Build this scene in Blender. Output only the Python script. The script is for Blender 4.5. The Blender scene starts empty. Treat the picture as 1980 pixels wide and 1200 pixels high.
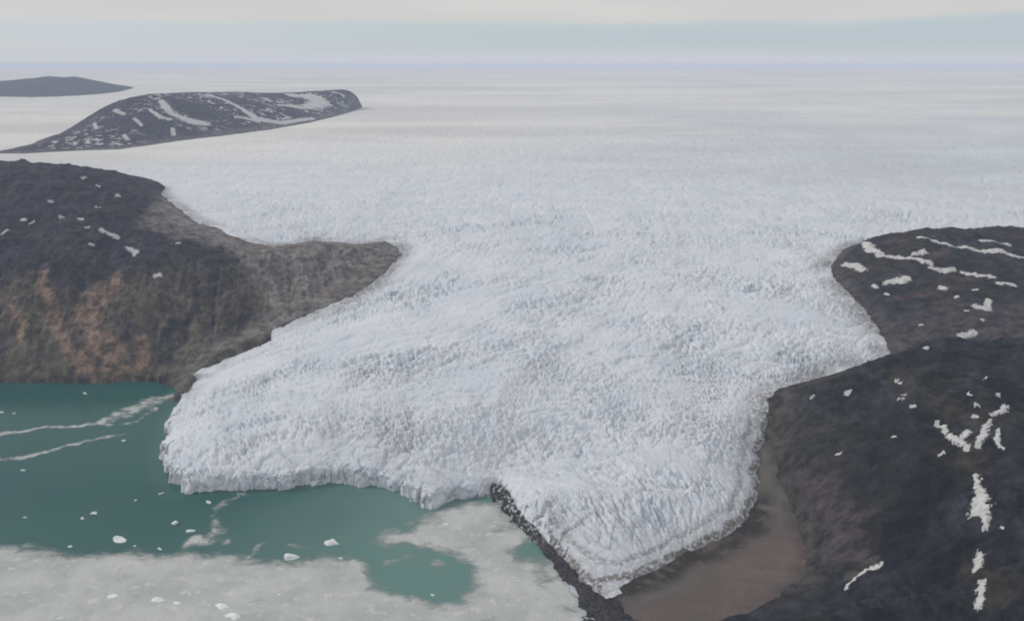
# A glacier tongue seen from the air: ice sheet, fjord with brash ice, rock hills.
# Units are metres, the fjord surface is z = 0, the camera flies at 500 m looking along +Y.
import bpy, math, random
import numpy as np

random.seed(7)
RNG = np.random.default_rng(7)
scene = bpy.context.scene
COL = scene.collection

# ------------------------------------------------------------------ camera
CAM_H = 500.0
FPX = 1715.0                      # focal length in pixels of a 1980 x 1200 frame
PITCH = math.atan((600 - 125) / FPX)
CP, SP = math.cos(PITCH), math.sin(PITCH)

cam_data = bpy.data.cameras.new('camera')
cam = bpy.data.objects.new('camera', cam_data)
COL.objects.link(cam)
cam.location = (0, 0, CAM_H)
cam.rotation_euler = (math.pi / 2 - PITCH, 0, 0)
cam_data.sensor_width = 36.0
cam_data.lens = 36.0 * FPX / 1980.0
cam_data.clip_start = 1.0
cam_data.clip_end = 200000.0
scene.camera = cam


def ray(px, py):
    u = (px - 990.0) / FPX
    v = (600.0 - py) / FPX
    return np.array([u, CP + v * SP, -SP + v * CP])


def P(px, py, z):
    """survey point: where the sight line through a pixel meets height z"""
    d = ray(px, py)
    t = (z - CAM_H) / d[2]
    return np.array([d[0] * t, d[1] * t, z])


def PY(px, py, Y):
    """survey point: where the sight line through a pixel is Y metres out"""
    d = ray(px, py)
    t = Y / d[1]
    return np.array([d[0] * t, Y, CAM_H + d[2] * t])


def depth_of(p):
    return p[1] * CP + (CAM_H - p[2]) * SP


# ------------------------------------------------------------------ maths
def smooth(a, b, x):
    t = np.clip((x - a) / (b - a), 0, 1)
    return t * t * (3 - 2 * t)


def _hash(ix, iy, seed):
    h = (ix.astype(np.int64) * 374761393 + iy.astype(np.int64) * 668265263 + seed * 974634541) & 0xFFFFFFFF
    h = ((h ^ (h >> 13)) * 1274126177) & 0xFFFFFFFF
    h = (h ^ (h >> 16)) & 0xFFFFFFFF
    h = (h * 2246822519) & 0xFFFFFFFF
    return ((h ^ (h >> 15)) & 0xFFFFFF).astype(np.float64) / float(0x1000000)


def perlin(x, y, seed=0):
    x0 = np.floor(x); y0 = np.floor(y)
    fx = x - x0; fy = y - y0
    ux = fx * fx * fx * (fx * (fx * 6 - 15) + 10)
    uy = fy * fy * fy * (fy * (fy * 6 - 15) + 10)

    def g(ix, iy, dx, dy):
        a = _hash(ix, iy, seed) * (2 * math.pi)
        return np.cos(a) * dx + np.sin(a) * dy
    n00 = g(x0, y0, fx, fy); n10 = g(x0 + 1, y0, fx - 1, fy)
    n01 = g(x0, y0 + 1, fx, fy - 1); n11 = g(x0 + 1, y0 + 1, fx - 1, fy - 1)
    a = n00 + ux * (n10 - n00); b = n01 + ux * (n11 - n01)
    return (a + uy * (b - a)) * 1.5


def fbm(x, y, octaves=4, seed=0, gain=0.5):
    s = 0; a = 1.0; n = 0
    for o in range(octaves):
        s = s + a * perlin(x * 2 ** o + 17.3 * o, y * 2 ** o - 9.1 * o, seed + o)
        n += a; a *= gain
    return s / n


def ridged(x, y, octaves=4, seed=0, gain=0.5):
    s = 0; a = 1.0; n = 0
    for o in range(octaves):
        s = s + a * (1 - 2 * np.abs(perlin(x * 2 ** o + 5.7 * o, y * 2 ** o + 3.3 * o, seed + o)))
        n += a; a *= gain
    return s / n


def worley(x, y, seed=0):
    """nearest two cell distances and a random number of the nearest cell"""
    x0 = np.floor(x); y0 = np.floor(y)
    f1 = np.full(x.shape, 9.0); f2 = np.full(x.shape, 9.0); r = np.zeros(x.shape)
    for i in (-1, 0, 1):
        for j in (-1, 0, 1):
            cx = x0 + i; cy = y0 + j
            hx = _hash(cx, cy, seed); hy = _hash(cx, cy, seed + 31)
            d = np.hypot(cx + hx - x, cy + hy - y)
            near = d < f1
            f2 = np.where(near, f1, np.minimum(f2, d))
            r = np.where(near, _hash(cx, cy, seed + 77), r)
            f1 = np.where(near, d, f1)
    return f1, f2, r


def seg_dist(x, y, a, b):
    dx, dy = b[0] - a[0], b[1] - a[1]
    L = dx * dx + dy * dy + 1e-9
    t = np.clip(((x - a[0]) * dx + (y - a[1]) * dy) / L, 0, 1)
    return np.hypot(x - a[0] - t * dx, y - a[1] - t * dy), t


def sdf(poly, x, y):
    """signed plan distance to a closed polygon, positive inside; also the index of the nearest side"""
    x = np.asarray(x, dtype=np.float64); y = np.asarray(y, dtype=np.float64)
    d = np.full(x.shape, 1e18); k = np.zeros(x.shape, np.int32)
    inside = np.zeros(x.shape, bool)
    n = len(poly)
    for i in range(n):
        a, b = poly[i], poly[(i + 1) % n]
        di, _ = seg_dist(x, y, a, b)
        m = di < d
        d = np.where(m, di, d); k = np.where(m, i, k)
        c = (a[1] > y) != (b[1] > y)
        xi = (b[0] - a[0]) * (y - a[1]) / (b[1] - a[1] + 1e-12) + a[0]
        inside ^= c & (x < xi)
    return np.where(inside, d, -d), k


class TPS:
    """thin plate surface through survey points"""
    def __init__(self, pts, reg=1e-3):
        p = np.array(pts, float)
        self.c = p[:, :2].mean(0); self.s = 1000.0
        q = (p[:, :2] - self.c) / self.s
        n = len(q)
        r = np.hypot(q[:, None, 0] - q[None, :, 0], q[:, None, 1] - q[None, :, 1])
        K = self.k(r) + reg * np.eye(n)
        T = np.c_[np.ones(n), q]
        A = np.block([[K, T], [T.T, np.zeros((3, 3))]])
        w = np.linalg.solve(A, np.r_[p[:, 2], 0, 0, 0])
        self.w, self.a, self.q = w[:n], w[n:], q

    @staticmethod
    def k(r):
        return r * r * np.log(r + 1e-9)

    def __call__(self, x, y):
        X = (np.asarray(x) - self.c[0]) / self.s; Y = (np.asarray(y) - self.c[1]) / self.s
        z = self.a[0] + self.a[1] * X + self.a[2] * Y
        for (qx, qy), w in zip(self.q, self.w):
            z = z + w * self.k(np.hypot(X - qx, Y - qy))
        return z


def idw(pts, x, y, p=3):
    num = 0; den = 0
    for q in pts:
        w = 1.0 / ((x - q[0]) ** 2 + (y - q[1]) ** 2 + 4.0) ** (p / 2)
        num = num + w * q[2]; den = den + w
    return num / den


# ------------------------------------------------------------------ survey: outlines
# left hill: shore of the fjord, then the line where rock meets ice
LH_SHORE = [P(-330, 745, 0), P(-150, 742, 0), P(0, 738, 0), P(60, 741, 0), P(110, 739, 0), P(180, 741, 0), P(230, 737, 0),
            P(300, 738, 0), P(328, 747, 0), P(352, 757, 0)]
LH_ICE = [P(357, 742, 22), P(372, 722, 28), P(415, 690, 38), P(470, 660, 48), P(520, 642, 54), P(560, 625, 62), P(600, 606, 70),
          P(640, 590, 78), P(690, 566, 90), P(720, 548, 98), P(748, 522, 110), P(775, 492, 124), P(768, 478, 128),
          P(745, 466, 132), P(722, 469, 132), P(700, 472, 131), P(650, 468, 134), P(600, 466, 137), P(570, 472, 138),
          P(530, 478, 138), P(490, 470, 142), P(450, 457, 148), P(420, 440, 155), P(385, 433, 158), P(345, 403, 170),
          P(310, 376, 182)]
LH_BACK = [np.array(q, float) for q in ((-960, 2420, 192), (-1200, 2620, 194), (-1700, 2740, 195), (-2600, 2850, 196))]
LH_POLY = LH_SHORE + LH_ICE + LH_BACK + [np.array((-3000, 2000, 150.)), np.array((-2900, 1330, 0.))]
LH_PTS = LH_SHORE + LH_ICE + LH_BACK + [
    P(0, 700, 30), P(120, 700, 32), P(230, 700, 30), P(310, 715, 22), P(0, 620, 78), P(120, 620, 78), P(220, 620, 76), P(320, 640, 56),
    P(0, 540, 118), P(120, 540, 120), P(230, 540, 118), P(340, 560, 100), P(440, 590, 80),
    P(0, 450, 172), P(120, 450, 174), P(250, 455, 168), P(380, 490, 140), P(480, 540, 105), P(600, 540, 105), P(690, 510, 118),
    P(560, 500, 124), P(440, 480, 138), P(330, 430, 172),
    P(0, 380, 218), P(120, 385, 215), P(230, 390, 204), P(280, 378, 196),
    PY(0, 320, 2260), PY(50, 325, 2250), PY(100, 327, 2240), PY(180, 337, 2210), PY(250, 357, 2190), PY(-200, 312, 2300), PY(-400, 310, 2300),
    np.array((-2200, 1500, 60.)), np.array((-2600, 2300, 255.))]

# right hill, upper one: line where the ice turns round it, then its hidden back
RU_ICE = [P(1724, 684, 92), P(1716, 665, 95), P(1703, 642, 100), P(1680, 605, 107), P(1650, 575, 114), P(1632, 555, 118), P(1612, 537, 123),
          P(1606, 517, 128), P(1614, 505, 131)]
RU_BACK = [np.array(q, float) for q in ((700, 1800, 138), (860, 1900, 140), (1100, 1960, 142), (1800, 2050, 145), (2600, 2000, 145))]
RU_POLY = RU_ICE + RU_BACK + [np.array((2600, 900, 80.)), np.array((1100, 1010, 80.)), np.array((700, 1120, 80.))]
RU_PTS = RU_ICE + RU_BACK + [
    PY(1640, 487, 1690), PY(1665, 472, 1700), PY(1692, 461, 1700), PY(1730, 455, 1690), PY(1770, 451, 1680), PY(1830, 449, 1670), PY(1900, 456, 1650),
    PY(1944, 461, 1640), PY(2050, 458, 1640), PY(2250, 450, 1640),
    P(1680, 540, 134), P(1760, 520, 158), P(1860, 520, 160), P(1944, 530, 158), P(1740, 600, 124), P(1820, 590, 136), P(1920, 590, 142),
    P(1760, 650, 104), P(1840, 640, 118), P(1944, 640, 122), np.array((700, 1160, 88.)), np.array((1000, 1080, 92.)), np.array((2400, 1400, 170.))]

# right hill, lower and nearer one: foot on the gravel, side against the ice, hidden back
RL_FOOT = [P(1290, 1240, 5), P(1380, 1206, 7), P(1430, 1185, 8), P(1490, 1160, 9), P(1540, 1122, 10), P(1558, 1085, 11), P(1552, 1045, 12), P(1532, 990, 14),
           P(1515, 945, 18), P(1503, 905, 26), P(1496, 870, 34), P(1492, 830, 47), P(1484, 790, 63), P(1486, 768, 74), P(1510, 750, 80),
           P(1560, 738, 82)]
RL_BACK = [np.array(q, float) for q in ((470, 1185, 78), (640, 1200, 84), (900, 1150, 88), (1500, 1080, 95), (2200, 1000, 95))]
RL_POLY = RL_FOOT + RL_BACK + [np.array((2200, 150, 60.)), np.array((330, 250, 5.)), np.array((190, 520, 4.))]
RL_PTS = RL_FOOT + RL_BACK + [
    PY(1600, 728, 1120), PY(1650, 712, 1110), PY(1700, 695, 1100), PY(1740, 684, 1090), PY(1800, 673, 1080), PY(1870, 664, 1075), PY(1944, 657, 1070), PY(2100, 645, 1060),
    PY(2300, 640, 1060),
    P(1560, 800, 76), P(1580, 880, 62), P(1600, 960, 46), P(1620, 1060, 32), P(1600, 1140, 20), P(1560, 1200, 14),
    P(1680, 780, 104), P(1700, 860, 96), P(1720, 960, 76), P(1740, 1060, 60), P(1740, 1150, 44), P(1720, 1220, 34),
    P(1800, 760, 134), P(1820, 860, 124), P(1840, 960, 106), P(1850, 1060, 90), P(1860, 1160, 74),
    P(1940, 760, 150), P(1944, 900, 138), P(1950, 1020, 122), P(1960, 1120, 108), P(1970, 1220, 92),
    np.array((600, 420, 70.)), np.array((420, 400, 30.)), np.array((1200, 600, 150.)), np.array((1600, 900, 150.))]

# nunatak standing in the ice sheet, and the hill farther off
def zc(Y):
    return np.interp(Y, [600, 760, 850, 950, 1100, 1340, 1600, 1820, 2200, 3000, 4500, 6000, 9000, 12000, 20000, 30000, 50000],
                     [20, 28, 38, 46, 62, 84, 108, 128, 158, 192, 240, 274, 325, 360, 412, 440, 452])


def Pice(px, py, dz=0.0):
    """sight line down to the smooth ice sheet"""
    d = ray(px, py)
    lo, hi = 300.0, 60000.0
    for _ in range(60):
        m = math.sqrt(lo * hi)
        if CAM_H + d[2] / d[1] * m > zc(m):
            lo = m
        else:
            hi = m
    return np.array([d[0] / d[1] * lo, lo, zc(lo) + dz])


NU_ICE = [Pice(*q) for q in ((-60, 302), (0, 297), (50, 297), (100, 294), (170, 291), (230, 289), (290, 281), (330, 275), (380, 268),
                             (430, 263), (480, 256), (520, 251), (560, 244), (600, 237), (650, 225), (680, 216), (698, 208))]
NU_BACK = [np.array(q, float) for q in ((-905, 5350, 258), (-985, 5700, 262), (-1600, 5900, 270), (-2380, 5600, 266))] + \
          [Pice(*q) for q in ((188, 220), (150, 248), (110, 262), (60, 279), (0, 292), (-60, 300))]
NU_POLY = NU_ICE + NU_BACK
NU_PTS = NU_ICE + NU_BACK + [
    PY(0, 291, 3330), PY(60, 277, 3480), PY(110, 260, 3600), PY(150, 246, 3720), PY(185, 219, 3850), PY(215, 199, 3950), PY(260, 188, 4080),
    PY(310, 181, 4250), PY(370, 179, 4450), PY(430, 179, 4700), PY(500, 179, 4900), PY(560, 179, 5050), PY(620, 177, 5200), PY(660, 177, 5300), PY(690, 184, 5300),
    PY(260, 196, 4450), PY(310, 190, 4650), PY(430, 190, 5100), PY(560, 189, 5420), PY(640, 189, 5500)]
FH_ICE = [Pice(*q) for q in ((-250, 186), (-100, 187), (0, 187), (60, 188), (110, 187), (150, 185), (190, 182), (228, 178))]
FH_BACK = [np.array(q, float) for q in ((-3300, 8000, 306), (-3900, 8600, 312), (-6000, 8800, 312), (-8000, 8000, 306))]
FH_POLY = FH_ICE + FH_BACK
FH_PTS = FH_ICE + FH_BACK + [PY(*q) for q in ((-200, 158, 7500), (-80, 160, 7500), (0, 158, 7450), (40, 156, 7450), (70, 152, 7450), (100, 148, 7450), (125, 151, 7450), (142, 148, 7450), (165, 153, 7450),
                                             (190, 158, 7450), (210, 165, 7400), (0, 168, 7850), (100, 160, 7850), (160, 163, 7800))]

# end of the glacier: calving front in the fjord, moraine, then the margin on land; the number is how wide the edge slopes
TERM = [(350, 752, 0, 9), (347, 775, 0, 9), (328, 810, 0, 9), (318, 845, 0, 9), (314, 880, 0, 9), (320, 925, 0, 9), (350, 952, 0, 9), (400, 950, 0, 9),
        (450, 947, 0, 9), (500, 950, 0, 9), (560, 945, 0, 9), (620, 938, 0, 9), (680, 940, 0, 9), (740, 946, 0, 9), (780, 963, 0, 10), (812, 985, 0, 12),
        (838, 990, 0, 14), (870, 978, 0, 14), (910, 965, 0, 14), (955, 955, 0, 15), (985, 988, 1, 22), (1020, 1025, 1, 40), (1060, 1064, 1, 52), (1100, 1104, 1, 60),
        (1128, 1140, 3, 60), (1160, 1150, 5, 60), (1182, 1137, 6, 60), (1232, 1119, 7, 60), (1292, 1090, 8, 60), (1343, 1064, 9, 62), (1393, 1044, 10, 62), (1434, 1018, 11, 62),
        (1459, 977, 13, 62), (1467, 930, 19, 60), (1465, 890, 28, 55), (1475, 850, 38, 45), (1487, 805, 58, 30), (1520, 780, 72, 30)]
G_POLY = [P(a, b, c) for a, b, c, w in TERM] + [np.array(q, float) for q in ((430, 1055, 0), (700, 1030, 0), (3000, 900, 0), (90000, 30000, 0), (90000, 90000, 0), (-90000, 90000, 0),
                                                                         (-90000, 30000, 0), (-3500, 2100, 0), (-700, 1720, 0), (-430, 1450, 0))]
G_W = [w for a, b, c, w in TERM] + [30] * 10

ICE_SURVEY = LH_ICE + RU_ICE + [P(a, b, z) for a, b, z in (
    (400, 860, 32), (480, 860, 34), (600, 860, 37), (720, 880, 36), (820, 920, 30), (900, 890, 34), (965, 880, 30), (980, 930, 24),
    (600, 780, 52), (800, 780, 58), (1000, 780, 64), (1200, 780, 70), (1400, 780, 70), (480, 740, 44), (560, 700, 54), (700, 680, 66),
    (900, 650, 88), (1200, 650, 96), (1500, 660, 96), (900, 560, 112), (1200, 560, 118), (1500, 560, 120), (900, 480, 138), (1200, 480, 142), (1500, 470, 144),
    (1040, 960, 32), (1100, 1020, 26), (1200, 950, 40), (1300, 950, 38), (1400, 930, 36), (1200, 1040, 28), (1300, 1020, 26), (1160, 1100, 16), (1440, 830, 58), (1440, 880, 44))]


class IceResidual:
    def __init__(self, pts, L):
        p = np.array(pts); self.p = p[:, :2]; self.L = L
        r = np.hypot(p[:, None, 0] - p[None, :, 0], p[:, None, 1] - p[None, :, 1])
        self.w = np.linalg.solve(np.exp(-r / L) + 0.03 * np.eye(len(p)), p[:, 2] - zc(p[:, 1]))

    def __call__(self, x, y):
        z = np.zeros(np.shape(x))
        for (a, b), w in zip(self.p, self.w):
            z += w * np.exp(-np.hypot(x - a, y - b) / self.L)
        return z


RES = IceResidual(ICE_SURVEY, 300.0)
HILL_POLYS = [LH_POLY, RU_POLY, RL_POLY, NU_POLY, FH_POLY]


def hill_sd(x, y):
    d = np.full(np.shape(x), -1e9)
    for p in HILL_POLYS:
        q = np.array(p)[:, :2]
        d = np.maximum(d, sdf(q, x, y)[0])
    return d


W_ARR = np.array(G_W, float)
LAND_PTS = [P(a, b, c) for a, b, c, w in TERM if w >= 16] + RL_FOOT


def ice_base(x, y):
    """smooth ice surface with its edge; also distance inside the edge and inside a hill"""
    z = zc(y)
    near = y < 4500
    sd = np.full(x.shape, 500.0); hs = np.full(x.shape, -500.0); w = np.full(x.shape, 30.0)
    xn, yn = x[near], y[near]
    z[near] += RES(xn, yn)
    s, k = sdf(np.array(G_POLY)[:, :2], xn, yn)
    wn = W_ARR[k]
    _, _, cell = worley(xn / 14, yn / 11, 6)
    s = s + (6.0 * perlin(xn / 30, yn / 30, 3) + 2.4 * perlin(xn / 9, yn / 9, 4) + np.where(wn < 16, 7.0 * (cell - 0.45), 0)) * np.exp(-np.abs(s) / 45)
    tip = (yn < 1000) & (xn > -60) & (xn < 420) & (s > 0)
    if tip.any():
        d1 = np.min([seg_dist(xn[tip], yn[tip], a, b)[0] for a, b in zip(G_POLY[19:25], G_POLY[20:26])], 0)
        d2 = np.min([seg_dist(xn[tip], yn[tip], a, b)[0] for a, b in zip(G_POLY[25:35], G_POLY[26:36])], 0)
        sm = -16 * np.log(np.exp(-d1 / 16) + np.exp(-d2 / 16))
        s[tip] = np.minimum(s[tip], np.maximum(sm, 0.3 * s[tip]))
    sd[near] = s; w[near] = wn
    hm = y < 9500
    hs[hm] = hill_sd(x[hm], y[hm])
    # broad swells of the ice sheet
    far = smooth(1900, 3500, y)
    z = z + far * (9 * fbm(x / 1500, y / 1100, 3, 11) + 2.0 * fbm(x / 260, y / 420, 3, 12)) * smooth(0, 300, -hs) * (1 - 0.85 * smooth(8000, 16000, y))
    prof = np.where(w < 16, 0.48 * smooth(0, 1, np.clip(sd / w, 0, 1)) + 0.52 * np.sqrt(np.clip(sd / 75, 0, 1)), np.sqrt(np.clip(sd / w, 0, 1)))
    floor = np.full(x.shape, -12.0)
    floor[near] = np.where(wn < 16, -12.0, idw(LAND_PTS, xn, yn) - 1.5)
    floor[near] = np.where(floor[near] > z[near], z[near] - 1, floor[near])
    z = floor + (z - floor) * prof
    z = z - 2.5 * np.clip(hs - 1, 0, 40)
    return z, sd, hs


# ------------------------------------------------------------------ meshes
def link(name, me, mat, label=None, cat=None, kind=None, group=None):
    o = bpy.data.objects.new(name, me)
    COL.objects.link(o)
    if mat:
        me.materials.append(mat)
    if label: o['label'] = label
    if cat: o['category'] = cat
    if kind: o['kind'] = kind
    if group: o['group'] = group
    return o


def grid_mesh(name, X, Y, Z, keep=None, attrs=None, origin=(0, 0, 0), smooth_shade=True):
    ny, nx = X.shape
    co = np.stack([X - origin[0], Y - origin[1], Z - origin[2]], -1).reshape(-1, 3).astype(np.float32)
    idx = np.arange(ny * nx).reshape(ny, nx)
    f = np.stack([idx[:-1, :-1], idx[:-1, 1:], idx[1:, 1:], idx[1:, :-1]], -1).reshape(-1, 4)
    if keep is not None:
        k = keep.reshape(-1)
        f = f[k[f].any(1)]
    used = np.zeros(ny * nx, bool); used[f.reshape(-1)] = True
    remap = np.cumsum(used) - 1
    co = co[used]; f = remap[f]
    me = bpy.data.meshes.new(name)
    me.vertices.add(len(co)); me.vertices.foreach_set('co', co.reshape(-1))
    me.loops.add(len(f) * 4); me.loops.foreach_set('vertex_index', f.reshape(-1).astype(np.int32))
    me.polygons.add(len(f))
    me.polygons.foreach_set('loop_start', (np.arange(len(f)) * 4).astype(np.int32))
    me.polygons.foreach_set('loop_total', np.full(len(f), 4, np.int32))
    me.polygons.foreach_set('use_smooth', np.full(len(f), smooth_shade))
    for an, av in (attrs or {}).items():
        at = me.attributes.new(an, 'FLOAT', 'POINT')
        at.data.foreach_set('value', av.reshape(-1)[used].astype(np.float32))
    me.update(calc_edges=True)
    me.validate()
    return me


def adaptive_polar(fn, az0, az1, ncol, r0, r1, nrow, nfine=1100):
    """plan grid fanned round the survey point whose rows follow the length of the slope seen from above"""
    az = np.radians(np.linspace(az0, az1, ncol))
    azc = np.radians(np.linspace(az0, az1, max(ncol // 3, 8)))
    r = np.geomspace(r0, r1, nfine)
    A, R = np.meshgrid(azc, r)
    X = R * np.sin(A); Y = R * np.cos(A)
    Z = fn(X, Y)
    dr = np.diff(R, axis=0); dz = np.diff(Z, axis=0)
    Rm = 0.5 * (R[1:] + R[:-1])
    w = np.sqrt((dr * (CAM_H * 0.8) / np.hypot(Rm, CAM_H)) ** 2 + dz ** 2 * 0.6) / np.hypot(Rm, CAM_H) + dr / Rm * 0.02
    c = np.vstack([np.zeros((1, len(azc))), np.cumsum(w, 0)])
    c /= c[-1:]
    # even out the rows between columns
    k = np.hanning(23); k /= k.sum()
    cp = np.pad(c, ((0, 0), (11, 11)), mode='edge')
    c = sum(k[j] * cp[:, j:j + len(azc)] for j in range(23))
    fi = np.linspace(0, len(azc) - 1, ncol)
    i0 = np.minimum(fi.astype(int), len(azc) - 2); fr = fi - i0
    c = c[:, i0] * (1 - fr) + c[:, i0 + 1] * fr
    q = np.linspace(0, 1, nrow)
    RR = np.empty((nrow, ncol))
    for i in range(ncol):
        RR[:, i] = np.interp(q, c[:, i], r)
    return RR * np.sin(az)[None], RR * np.cos(az)[None]


# ------------------------------------------------------------------ node helpers
class NT:
    def __init__(self, name):
        self.m = bpy.data.materials.new(name)
        self.m.use_nodes = True
        self.t = self.m.node_tree
        self.t.nodes.clear()
        self.out = self.t.nodes.new('ShaderNodeOutputMaterial')
        self.bsdf = self.t.nodes.new('ShaderNodeBsdfPrincipled')
        self.t.links.new(self.bsdf.outputs[0], self.out.inputs['Surface'])
        self.geo = self.t.nodes.new('ShaderNodeNewGeometry')
        self.pos = self.geo.outputs['Position']

    def node(self, kind, **kw):
        n = self.t.nodes.new(kind)
        for k, v in kw.items():
            setattr(n, k, v)
        return n

    def put(self, v, sock):
        if hasattr(v, 'is_output'):
            self.t.links.new(v, sock)
        else:
            sock.default_value = v

    def attr(self, name):
        return self.node('ShaderNodeAttribute', attribute_name=name).outputs['Fac']

    def scaled(self, sx, sy, sz, rot=0.0):
        n = self.node('ShaderNodeMapping')
        self.put(self.pos, n.inputs['Vector'])
        n.inputs['Scale'].default_value = (sx, sy, sz)
        n.inputs['Rotation'].default_value = (0, 0, rot)
        return n.outputs[0]

    def noise(self, scale, detail=6, rough=0.6, vec=None, dist=0.0, kind='FBM'):
        n = self.node('ShaderNodeTexNoise', noise_type=kind)
        self.put(self.pos if vec is None else vec, n.inputs['Vector'])
        n.inputs['Scale'].default_value = scale; n.inputs['Detail'].default_value = detail
        n.inputs['Roughness'].default_value = rough; n.inputs['Distortion'].default_value = dist
        return n.outputs['Fac']

    def ramp(self, v, a, b, lo=0.0, hi=1.0):
        n = self.node('ShaderNodeMapRange', interpolation_type='SMOOTHSTEP')
        self.put(v, n.inputs[0])
        n.inputs[1].default_value = a; n.inputs[2].default_value = b
        n.inputs[3].default_value = lo; n.inputs[4].default_value = hi
        return n.outputs[0]

    def math(self, op, a, b=0.0, c=0.0):
        n = self.node('ShaderNodeMath', operation=op)
        self.put(a, n.inputs[0]); self.put(b, n.inputs[1]); self.put(c, n.inputs[2])
        return n.outputs[0]

    def mix(self, f, a, b):
        n = self.node('ShaderNodeMix', data_type='RGBA')
        self.put(f, n.inputs['Factor'])
        for v, s in ((a, n.inputs[6]), (b, n.inputs[7])):
            self.put((*v, 1) if isinstance(v, tuple) and len(v) == 3 else v, s)
        return n.outputs[2]

    def bump(self, h, strength, dist):
        n = self.node('ShaderNodeBump')
        n.inputs['Strength'].default_value = strength; n.inputs['Distance'].default_value = dist
        self.put(h, n.inputs['Height'])
        self.t.links.new(n.outputs[0], self.bsdf.inputs['Normal'])

    def finish(self, col, rough=0.9, spec=0.3):
        self.put((*col, 1) if isinstance(col, tuple) and len(col) == 3 else col, self.bsdf.inputs['Base Color'])
        self.put(rough, self.bsdf.inputs['Roughness'])
        self.bsdf.inputs['Specular IOR Level'].default_value = spec
        return self.m


# ------------------------------------------------------------------ materials
def ice_material():
    n = NT('glacier_ice')
    snow = n.attr('snow'); dirt = n.attr('dirt'); blue = n.attr('blue'); silt = n.attr('silt')
    a = n.noise(0.012, 5, 0.6)
    g = n.noise(0.11, 5, 0.65)
    col = n.mix(n.ramp(a, 0.35, 0.68), (0.625, 0.658, 0.728), (0.700, 0.722, 0.770))
    col = n.mix(n.math('MULTIPLY', blue, n.ramp(g, 0.35, 0.7)), col, (0.47, 0.60, 0.685))
    col = n.mix(n.math('MULTIPLY', silt, n.ramp(n.noise(0.15, 6, 0.7), 0.3, 0.6, 0.25, 0.8)), col, (0.49, 0.51, 0.545))
    band = n.noise(1.0, 8, 0.66, n.scaled(0.00035, 0.0011, 0.0))
    snowcol = n.mix(n.ramp(band, 0.40, 0.60), (0.60, 0.590, 0.580), (0.75, 0.730, 0.700))
    col = n.mix(snow, col, snowcol)
    d = n.math('MULTIPLY', dirt, n.ramp(n.noise(0.22, 6, 0.7), 0.34, 0.56))
    col = n.mix(d, col, (0.16, 0.148, 0.132))
    n.bump(n.noise(0.35, 5, 0.65), 0.55, 1.2)
    return n.finish(col, 0.75, 0.25)


def rock_material(name, dark, mid, till, warm, olive, flecks=0.0, earth=None, pink=None):
    n = NT(name)
    t = n.attr('till'); w = n.attr('warm'); ea = n.attr('earth'); dk = n.attr('dark')
    big = n.noise(0.006, 6, 0.6)
    fine = n.noise(0.06, 8, 0.68)
    strata = n.noise(1.0, 7, 0.65, n.scaled(0.02, 0.006, 0.05, 0.5), 0.6)
    col = n.mix(n.ramp(strata, 0.40, 0.62), dark, mid)
    col = n.mix(n.ramp(big, 0.47, 0.60, 0, 0.85), col, olive)
    col = n.mix(n.ramp(n.noise(0.022, 8, 0.72), 0.52, 0.70, 0, 0.8), col, tuple(1.45 * c for c in mid))
    col = n.mix(n.ramp(n.noise(1.0, 9, 0.72, n.scaled(0.045, 0.016, 0.03, 0.3), 1.0), 0.52, 0.66, 0, 0.9), col, tuple(0.6 * c for c in dark))
    col = n.mix(n.math('MULTIPLY', ea, n.ramp(n.noise(1.0, 8, 0.7, n.scaled(0.030, 0.007, 0.012, 0.15), 0.7), 0.36, 0.60, 0.0, 1.0)), col, earth or tuple(2.0 * c for c in olive))
    col = n.mix(n.math('MULTIPLY', dk, n.ramp(n.noise(0.02, 7, 0.7), 0.3, 0.55, 0.3, 1.0)), col, tuple(0.7 * c for c in dark))
    tl = n.mix(n.ramp(n.noise(0.016, 6, 0.65), 0.36, 0.66), till, tuple(0.72 * c for c in till))
    tl = n.mix(n.ramp(n.noise(0.009, 4, 0.6, n.scaled(1, 1, 1, 0.0)), 0.52, 0.66, 0, 0.55), tl, pink or warm)
    col = n.mix(n.math('MULTIPLY', t, n.ramp(fine, 0.22, 0.5, 0.55, 1.0)), col, tl)
    col = n.mix(n.math('MULTIPLY', w, n.ramp(fine, 0.3, 0.6, 0.35, 1.0)), col, warm)
    grain = n.ramp(fine, 0.32, 0.68, 0.5, 1.5)
    mul = n.node('ShaderNodeMix', data_type='RGBA', blend_type='MULTIPLY')
    mul.inputs['Factor'].default_value = 1.0
    n.put(col, mul.inputs[6])
    cmb = n.node('ShaderNodeCombineColor')
    for i in range(3):
        n.put(grain, cmb.inputs[i])
    n.put(cmb.outputs[0], mul.inputs[7])
    col = mul.outputs[2]
    if flecks:
        f = n.ramp(n.noise(0.03, 6, 0.7), flecks, flecks + 0.03)
        f = n.math('MULTIPLY', f, n.ramp(n.noise(0.004, 3, 0.5), 0.45, 0.6))
        f = n.math('MULTIPLY', f, n.math('SUBTRACT', 1.0, t))
        col = n.mix(f, col, (0.62, 0.62, 0.62))
    n.bump(n.math('ADD', n.noise(0.018, 10, 0.62, None, 0.4, 'RIDGED_MULTIFRACTAL'), n.noise(0.11, 8, 0.7)), 1.0, 9.0)
    return n.finish(col, 0.95, 0.15)


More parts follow.
